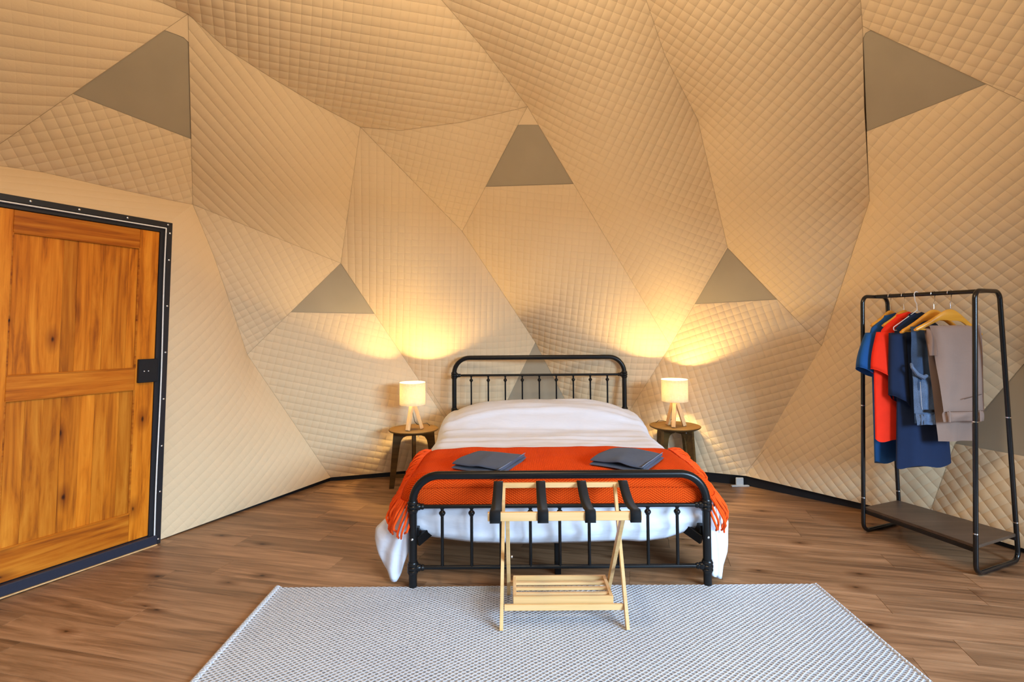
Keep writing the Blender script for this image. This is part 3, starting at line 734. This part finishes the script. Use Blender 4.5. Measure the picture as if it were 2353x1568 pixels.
towel([(1354, 1057), (1420, 1029), (1524, 1043), (1478, 1076)], 'folded dark slate towel nearer the right end of the orange throw', 5)

# ================================================================== BEDSIDE TABLES AND LAMPS
TH = {}
def side_table(u, v, y, rz, label):
    c = dp(u, v, y); root = empty('side_table', (c[0], c[1], 0), rz); tag(root, label, 'table', 'round bedside tables'); H_ = c[2]; r = .212
    obj('tabletop', MB().lathe([(r - .035, H_ - .026), (r - .004, H_ - .012), (r, H_ - .007), (r, H_ - .003), (r - .003, H_)], n=48), M['walnut'], root)
    for k in range(4):
        a = pi / 2 * k; d = np.array([cos(a), sin(a), 0]); e = np.array([-sin(a), cos(a), 0])
        # splayed plank leg with a curved shoulder running into the cross rail
        out = [(.166, 0), (.207, 0), (.172, H_ - .026), (.02, H_ - .026), (.02, H_ - .058), (.062, H_ - .060), (.090, H_ - .072), (.108, H_ - .098), (.118, H_ - .14)]
        mb = MB(); n = len(out); w_ = .013
        mb.add([d * x + e * w_ + np.array([0, 0, z]) for x, z in out] + [d * x - e * w_ + np.array([0, 0, z]) for x, z in out], [tuple(range(n)), tuple(range(n, 2 * n))[::-1]] + [(i, (i + 1) % n, n + (i + 1) % n, n + i) for i in range(n)])
        obj('leg', mb, M['walnut'], root, smooth=False)
    st = MB().bar((-.165, 0, .10), (.165, 0, .10), .02, .028).bar((0, -.165, .10), (0, .165, .10), .02, .028)
    obj('stretcher', st, M['walnut'], root, smooth=False)
    o = obj('bolt', MB().lathe([(.006, 0), (.006, .003), (.003, .006)], n=10), M['screw'], root); a = -rz - radians(62); o.location = (.125 * cos(a), .125 * sin(a), H_ - .042); o.rotation_euler = (pi / 2, 0, a + pi / 2)
    return c
def lamp(c, u, rz, ytop, ybot, label, cordside):
    y = c[1] - .03; H_ = c[2]; x = dp(u, 950, y)[0]
    root = empty('table_lamp', (x, y, H_), rz); tag(root, label, 'lamp', 'tripod bedside lamps')
    zt = dp(u, ytop, y)[2] - H_; zb = dp(u, ybot, y)[2] - H_; r = .109; wl = .0015
    sh = MB().lathe([(r, zb), (r, zt), (r - wl, zt), (r - wl, zb), (r, zb)], n=48, caps=False); obj('lamp_shade', sh, M['shade'], root)
    ri = MB().tube([((r - .004) * cos(2 * pi * k / 40), (r - .004) * sin(2 * pi * k / 40), zb + .012) for k in range(40)], .0015, 6, closed=True)
    for k in range(3): ri.tube([(.018 * cos(k * 2.094), .018 * sin(k * 2.094), zb + .012), ((r - .004) * cos(k * 2.094), (r - .004) * sin(k * 2.094), zb + .012)], .0013, 6)
    obj('shade_ring', ri, M['wire'], root)
    za = zb - .012
    for k in range(3):
        a = 2 * pi * k / 3; d = np.array([cos(a), sin(a), 0]); obj('leg', MB().bar(d * .080 + np.array([0, 0, .0015]), d * .020 + np.array([0, 0, za]), .030, .030, tuple(d), .002), M['beech'], root, smooth=False)
    obj('leg_cap', MB().lathe([(.022, za - .012), (.022, za + .002), (.010, za + .004)], n=16), M['beech'], root)
    obj('socket', MB().lathe([(.013, za + .003), (.015, za + .012), (.015, za + .055), (.010, za + .058)], n=16), M['wire'], root)
    zg = za + .095
    obj('light_bulb', MB().lathe([(.008, zg - .04), (.013, zg - .03), (.024, zg - .01), (.028, zg + .006), (.024, zg + .022), (.012, zg + .031), (.002, zg + .033)], n=16), M['glow'], root)
    cs = cordside; ca, sa = cos(-rz), sin(-rz)
    pts = [(0, 0, za - .05), (.012 * cs, .03, .06), (.03 * cs, .06, .028), (.07 * cs, .09, .028), (.105 * cs, .12, .03), (.125 * cs, .14, .004)]
    pts = [(p[0] * ca - p[1] * sa, p[0] * sa + p[1] * ca, p[2]) for p in pts]
    obj('power_cord', MB().tube(fillet(pts, .02, 5), .0025, 6), M['cord'], root)
    bulb('lamp_bulb', (x, y, H_ + zg + .015), LAMP_W, LAMP_C, .03)
c1 = side_table(951, 985, 4.60, radians(12), 'round dark wood side table on the left of the bed')
lamp(c1, 948, radians(10), 879, 930, 'lit tripod lamp with white drum shade left of the bed', 1)
c2 = side_table(1551, 978, 4.56, radians(38), 'round dark wood side table on the right of the bed')
lamp(c2, 1551, radians(3), 872, 922, 'lit tripod lamp with white drum shade right of the bed', -1)

# ================================================================== LUGGAGE RACK
lr = tag(empty('luggage_rack', (.225, 2.56, 0)), 'pale bamboo folding luggage rack with black straps in front of the footboard', 'luggage rack')
def rel(p): return np.array(p) - np.array([.225, 2.56, 0])
ZT_ = .562; YF, YB = 2.335, 2.745
ft, bt = (YF, ZT_), (YB, ZT_ + .004)
for x in (-.058, .508):   # long legs: front foot to rear top bar
    obj('leg', MB().bar(rel((x, 2.425, .012)), rel((x + .01, YB, ZT_)), .026, .016, (1, 0, 0)), M['bamboo'], lr, smooth=False)
for x in (-.026, .476):   # rear foot to front top bar
    obj('leg', MB().bar(rel((x, 2.765, .004)), rel((x, YF + .01, ZT_ - .02)), .030, .018, (1, 0, 0)), M['bamboo'], lr, smooth=False)
obj('top_bar', MB().bar(rel((-.112, YF, ZT_ - .012)), rel((.556, YF, ZT_ - .012)), .018, .036), M['bamboo'], lr, smooth=False)
obj('top_bar', MB().bar(rel((-.10, YB, ZT_)), rel((.585, YB, ZT_)), .020, .024), M['bamboo'], lr, smooth=False)
obj('stretcher', MB().bar(rel((-.045, 2.478, .088)), rel((.50, 2.478, .088)), .014, .026), M['bamboo'], lr, smooth=False)
obj('stretcher', MB().bar(rel((-.02, 2.712, .085)), rel((.47, 2.712, .085)), .014, .022), M['bamboo'], lr, smooth=False)
for sx in (0, 1): obj('pivot', MB().lathe([(.006, 0), (.006, .006), (.003, .008)], n=12, axis=0), M['screw'], lr).location = tuple(rel(((-.012, .490)[sx], 2.585, .27)))
sz = .112
for y, h in ((2.497, .034), (2.700, .030)): obj('shelf_rail', MB().bar(rel((-.004, y, sz)), rel((.458, y, sz)), .014, h), M['bamboo'], lr, smooth=False)
for x in (.003, .451): obj('shelf_end', MB().bar(rel((x, 2.503, sz)), rel((x, 2.694, sz)), .016, .026), M['bamboo'], lr, smooth=False)
for y in (2.545, 2.598, 2.650): obj('shelf_slat', MB().bar(rel((.010, y, sz + .002)), rel((.445, y, sz + .002)), .020, .012), M['bamboo'], lr, smooth=False)
for xf, xb in ((-.079, -.076), (.128, .140), (.333, .348), (.529, .560)):
    mb = MB(); rows = []; w_ = .0235
    path = [(YF + .012, ZT_ - .033), (YF - .012, ZT_ - .035), (YF - .014, ZT_ - .01), (YF - .011, ZT_ + .008), (YF + .008, ZT_ + .010)]
    path += [(YF + (YB - YF) * k / 10, ZT_ + .010 + .004 * k / 10 - .030 * sin(pi * k / 10)) for k in range(1, 10)] + [(YB - .006, ZT_ + .015), (YB + .012, ZT_ + .015), (YB + .014, ZT_ - .005), (YB + .010, ZT_ - .016)]
    for y, z in path:
        x = xf + (xb - xf) * (y - YF) / (YB - YF); rows.append([rel((x - w_, y, z)), rel((x + w_, y, z))])
    mb.grid(rows); o = obj('strap', mb, M['strap'], lr, ang=60); md = o.modifiers.new('t', 'SOLIDIFY'); md.thickness = .003; md.offset = 1

# ================================================================== GARMENT RACK
FLp, RLp, FRp, RRp = [np.array(p) for p in ((2.300, 3.540, 0), (2.642, 3.680, 0), (2.500, 2.922, 0), (2.895, 3.095, 0))]
TL, TR = (FLp + RLp) / 2, (FRp + RRp) / 2; ZBAR = 1.556
ro = (TL + TR) / 2
rack = tag(empty('clothes_rack', (ro[0], ro[1], 0)), 'black metal clothes rack with a low dark wood shelf on the right', 'clothes rack')
r_ = .0125
for a, b, T_ in ((FLp, RLp, TL), (FRp, RRp, TR)):
    ea = nrm(b - a); hw = .125; up_ = np.array([0, 0, 1])
    pts = [T_ - ea * hw + up_ * ZBAR - ro, T_ + ea * hw + up_ * ZBAR - ro, b + up_ * r_ - ro, a + up_ * r_ - ro]
    path = fillet(pts, .05, 8, True)
    obj('side_frame', MB().tube(path, r_, 14, closed=True), M['blackgloss'], rack)
    for s_, top, bot in ((-1, pts[0], pts[3]), (1, pts[1], pts[2])):
        for f in (.47, .86):
            p = np.array(top) + (np.array(bot) - np.array(top)) * f; dn = nrm(np.array(bot) - np.array(top))
            obj('joint_ring' if f < .6 else 'rivet', MB().tube([p - dn * .003, p + dn * .003], r_ + .0012 if f < .6 else r_ + .0006, 14), M['chrome'], rack)
obj('hanging_bar', MB().tube([TL + np.array([0, 0, ZBAR]) - ro, TR + np.array([0, 0, ZBAR]) - ro], .0125, 14), M['blackgloss'], rack)
zs = .165; ext = .92
def shp(P, c): return c + (P - c) * ext
sc4 = [shp(FLp, TL), shp(FRp, TR), shp(RRp, TR), shp(RLp, TL)]
mb = MB(); mb.add([p - ro + np.array([0, 0, zs]) for p in sc4] + [p - ro + np.array([0, 0, zs - .016]) for p in sc4], [(0, 1, 2, 3), (7, 6, 5, 4)] + [(i, (i + 1) % 4, 4 + (i + 1) % 4, 4 + i) for i in range(4)])
obj('shelf', mb, M['shelfwood'], rack, smooth=False)
for a, b in ((0, 1), (3, 2)): obj('shelf_rail', MB().bar(sc4[a] - ro + np.array([0, 0, zs - .028]), sc4[b] - ro + np.array([0, 0, zs - .028]), .016, .022), M['blackgloss'], rack, smooth=False)

def bar_pt(u):
    k = (u - PPX) / F; D = TR - TL; t = (TL[1] * k - TL[0]) / (D[0] - D[1] * k); return TL + D * t
def frame_at(u, deg):
    p = bar_pt(u); a = radians(deg); return p, np.array([cos(a), sin(a), 0]), np.array([-sin(a), cos(a), 0])
HG = 'wooden hangers on the clothes rack'
def wood_hanger(u, deg, zoff, label, bar=True, hw=.215, tilt=0.0):
    p, ex, ey = frame_at(u, deg); root = empty('clothes_hanger', (p[0], p[1], ZBAR - zoff), radians(deg)); tag(root, label, 'hanger', HG)
    zn = -.085 + zoff
    k_ = hw / .215; prof_ = [(0, -.012, .072), (.022, -.015, .068), (.042, -.024, .058), (.072, -.044, .042), (.13, -.086, .031), (.175, -.115, .028), (.205, -.133, .026), (.215, -.144, .014)]; prof_ = [(x * k_, z * k_, h) for x, z, h in prof_]
    mb = MB(); rings = []
    for sg in (-1, 1):
        rr = prof_ if sg > 0 else prof_
        rings = []
        for x, z, h in rr:
            w_ = .007 + .003 * (abs(x) / hw); bow = .02 * (x / hw) ** 2
            rings.append([(sg * x, bow + w_ * cos(t) * 1.0, zn + z - h / 2 + h / 2 * sin(t) - tilt * sg * x) for t in [2 * pi * k / 10 for k in range(10)]])
        mb.loft(rings)
    obj('shoulder_piece', mb, M['hangerwood'], root)
    hk = [(0, 0, zn - .01), (0, 0, zn + .03)] + [(.006 + .0, 0, zn + .036)] + [(-.0 + .018 * cos(t), 0, -zoff * 0 + (.0145 + .003 + zoff) - .018 + .018 * sin(t) + .0) for t in [radians(a) for a in (-60, -20, 20, 60, 90, 120, 150, 180, 200)]]
    obj('hook', MB().tube(hk, .0023, 8), M['chrome'], root)
    if bar: obj('trouser_bar', MB().tube([(-hw + .02, .016, zn - .145 + tilt * (hw - .02)), (hw - .02, .016, zn - .145 - tilt * (hw - .02))], .0055, 10), M['hangerwood'], root)
    return root
def shirt(u, deg, ztop_, zhem, mat, label, shw=.20, bw=.17, thick=.05, sleeve=.30, slw=.075, seed=0, collar=True, hem_tilt=0.0, lean=.02, out=.06, btm=None, shift=0.0):
    p, ex, ey = frame_at(u, deg); root = empty('hanging_shirt', (p[0], p[1], ztop_), radians(deg)); tag(root, label, 'shirt', 'shirts on the clothes rack')
    L = ztop_ - zhem; zs_ = [0, .012, .03, .055, .085, .13, .2, .3, .42, .55, .68, .8, .9, .97, 1.0]; rings = []; n = 40
    for i, f in enumerate(zs_):
        z = -f * L; d = f * L
        w_ = interp(d, [0, .03, .09, .13, .22, L], [.055, .10, shw, shw * 1.0, bw, btm or bw * 1.05]); t_ = interp(d, [0, .05, .15, L], [.022, .03, thick, thick * 1.05])
        ring = []
        for k in range(n):
            a = 2 * pi * k / n; am = .10 * sstep(.1, .9, f); fold = 1 + am * sin(5 * a + seed + 2 * f) + am * .6 * sin(9 * a + 2 * seed)
            ring.append((shift * sstep(.10, .45, f) + w_ * cos(a) * (1 + .03 * sin(3 * a + seed)), t_ * sin(a) * fold * 1.0 - .006 * f, z + hem_tilt * cos(a) * f + .010 * f * sin(4 * a + seed)))
        rings.append(ring)
    mb = MB(); mb.loft(rings, True); b_ = obj('body', mb, mat, root, ang=70)
    for sg in (-1, 1):
        rings = []; base_ = np.array([sg * (shw - .03), 0, -.100])
        for i in range(10):
            f = i / 9; c = base_ + np.array([sg * (.0 + out * sin(f * pi / 2)), -.01 * f, -sleeve * f - .01]); w1 = .055 + (slw - .055) * f; w2 = .032 + .012 * f
            ring = []
            for k in range(20):
                a = 2 * pi * k / 20; q = 1 + .12 * f * sin(4 * a + seed + sg)
                ring.append(tuple(c + np.array([w1 * cos(a) * q, w2 * sin(a) * q, -sg * .045 * f * cos(a) * -1 * .8])))
            rings.append(ring)
        mb = MB(); mb.loft(rings, False); o = obj('sleeve', mb, mat, root, ang=80); md = o.modifiers.new('t', 'SOLIDIFY'); md.thickness = .002
        mb = MB().tube([rings[-1][k] for k in range(20)], .0022, 6, closed=True); obj('cuff', mb, mat, o)
    if collar:
        rr = []
        for z, w_, t_ in ((-.012, .078, .034), (.006, .072, .032), (.020, .062, .028), (.018, .058, .025)):
            rr.append([(w_ * cos(2 * pi * k / 24), t_ * sin(2 * pi * k / 24), z - .018 * abs(cos(2 * pi * k / 24))) for k in range(24)])
        mb = MB(); mb.loft(rr, False); obj('collar', mb, mat, root)
    return root
wood_hanger(2046, 20, .0, 'wooden hanger under the blue shirt, leftmost on the rack', False, .155)
wood_hanger(2077, 16, .0, 'wooden hanger holding up the bright red shirt', False, .155)
shirt(2047, 20, 1.425, .495, M['blue'], 'bright blue short-sleeved shirt, leftmost on the clothes rack', .205, .175, .036, .25, .068, 1, True, .015, out=.085, shift=-.015)
shirt(2078, 14, 1.430, .640, M['red'], 'bright red short-sleeved T-shirt between the blue and navy shirts', .195, .190, .028, .265, .066, 2, True, .0, out=.055, shift=-.075)
shirt(2108, 10, 1.425, .485, M['navy'], 'dark navy short-sleeved shirt on the white wire hanger', .180, .160, .034, .42, .062, 3, True, .0, out=.012, btm=.20)
# white wire hanger
p, ex, ey = frame_at(2107, 14); wh = tag(empty('wire_hanger', (p[0], p[1], ZBAR), radians(14)), 'white wire hanger under the dark navy shirt', 'hanger')
hk = [(.018 * cos(t), 0, .0015 + .018 * sin(t)) for t in [radians(a) for a in (-40, 0, 45, 90, 135, 180)]] + [(-.012, 0, -.04), (.0, 0, -.06), (.002, 0, -.105)]
obj('hook', MB().tube(hk, .0028, 8), M['wire'], wh)
obj('wire_body', MB().tube(fillet([(0, 0, -.10), (.02, 0, -.112), (.19, 0, -.205), (.19, 0, -.225), (-.19, 0, -.225), (-.19, 0, -.205), (-.02, 0, -.112), (-.001, 0, -.10)], .008, 4), .0022, 8), M['wire'], wh)
wood_hanger(2146, 8, .0, 'wooden hanger holding the folded blue jeans', True)
wood_hanger(2184, 5, .0, 'wooden hanger holding the folded taupe trousers, rightmost on the rack', True, tilt=.07)

def cloth_slab(a0, a1, z0, z1, b0, b1, th_, seed, taper=(0, 0), nx=22, nz=26, tilt=0.0):
    """closed soft slab hanging between a0..a1 (width), z0 top to z1 bottom; b0->b1 thickness centre at top/bottom"""
    rings = []
    for i in range(nz + 1):
        f = i / nz; z = z0 + (z1 - z0) * f; A0 = a0 + taper[0] * f; A1 = a1 + taper[1] * f; bc = b0 + (b1 - b0) * sqrt(f); t_ = th_ * (.55 + .45 * sin(pi * min(1, f * 1.2 + .05))); ring = []
        if i in (0, nz): t_ *= .5
        for k in range(nx * 2):
            g = k / nx if k < nx else 2 - (k + .0) / nx; sgn = -1 if k < nx else 1
            e_ = min(1, 6 * min(g, 1 - g) + .15)
            x = A0 + (A1 - A0) * g; bb = bc + sgn * t_ * e_ + .007 * sstep(0, .3, f) * sin(9 * g + seed + 2.5 * f) + .004 * noise.noise((x * 14, z * 7, seed))
            ring.append((x, bb, z + tilt * g * f))
        rings.append(ring)
    return MB().loft(rings)
# jeans folded over the bar of the fourth hanger
p, ex, ey = frame_at(2146, 8); zb_ = ZBAR - .2135; jn = tag(empty('jeans', (p[0], p[1], zb_), radians(8)), 'faded blue jeans folded over a wooden hanger beside the taupe trousers', 'jeans')
zl = .755 - zb_
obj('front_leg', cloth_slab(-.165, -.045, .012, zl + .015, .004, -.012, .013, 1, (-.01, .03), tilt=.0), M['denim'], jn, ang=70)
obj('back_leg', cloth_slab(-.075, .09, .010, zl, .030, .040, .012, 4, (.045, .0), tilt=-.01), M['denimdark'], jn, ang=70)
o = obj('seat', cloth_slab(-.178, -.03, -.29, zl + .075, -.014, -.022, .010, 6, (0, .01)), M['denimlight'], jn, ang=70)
obj('waistband', cloth_slab(-.172, -.015, zl + .075, zl + .005, -.020, -.022, .015, 2, (.0, .01), 16, 8), M['denimlight'], jn, ang=70)
obj('belt', MB().bar((-.135, -.042, zl + .092), (-.02, -.036, zl + .088), .004, .016), M['basetrim'], jn, smooth=False)
for x in (-.15, -.132, -.06): obj('belt_loop', MB().box((x, -.040, zl + .04), (.010, .004, .062), None, .001), M['denimlight'], jn, smooth=False)
obj('torn_fold', MB().tube([(-.10, -.034, -.285), (-.13, -.040, -.295), (-.165, -.034, -.275), (-.19, -.026, -.235), (-.182, -.012, -.215), (-.165, -.004, -.225)], [.010, .014, .012, .009, .007, .006], 8), M['denimlight'], jn)
obj('stitching', MB().tube([(-.150, -.037, -.32), (-.146, -.038, -.45), (-.142, -.037, zl + .10)], .0012, 5), M['wire'], jn)
# taupe trousers over the last hanger
p, ex, ey = frame_at(2184, 5); tr = tag(empty('trousers', (p[0], p[1], zb_), radians(5)), 'taupe dress trousers folded over the rightmost wooden hanger', 'trousers')
zl = .80 - zb_; zl2 = .665 - zb_
obj('front_fold', cloth_slab(-.135, .195, .018, zl + .05, .006, -.016, .016, 2, (.045, -.01)), M['taupe'], tr, ang=70)
obj('back_fold', cloth_slab(-.150, .17, .016, zl2, .030, .030, .010, 5, (.075, -.035)), M['taupe'], tr, ang=70)
obj('side_fold', cloth_slab(-.152, -.115, .0, -.16, .012, -.010, .010, 7, (-.005, .01), 10, 10), M['taupe'], tr, ang=70)
obj('waistband', cloth_slab(-.088, .175, zl + .052, zl - .01, -.016, -.016, .020, 1, (.0, .0), 20, 8), M['taupe'], tr, ang=70)
for x in (-.068, .128): obj('belt_loop', MB().box((x, -.040, zl + .024), (.010, .004, .064), None, .001), M['taupe'], tr, smooth=False)
obj('pocket_welt', MB().bar((.03, -.038, zl + .125), (.145, -.038, zl + .152), .003, .005), M['taupedark'], tr, smooth=False)
obj('waist_seam', MB().tube([(-.075, -.037, zl + .054), (.05, -.038, zl + .052), (.17, -.036, zl + .056)], .0014, 5), M['taupedark'], tr)

# small grey bracket on the black base strip, right of the bed
q = fl(1700, 1118); br = tag(empty('base_bracket', (q[0], q[1] - .005, .0)), 'small grey plastic clip at the foot of the wall right of the bed', 'clip')
obj('foot', MB().box((0, 0, .006), (.15, .03, .012), None, .004), M['plastic'], br, smooth=False)
obj('upright', MB().box((.0, .008, .04), (.065, .014, .065), None, .004), M['plastic'], br, smooth=False)
print('planks', n_pl)
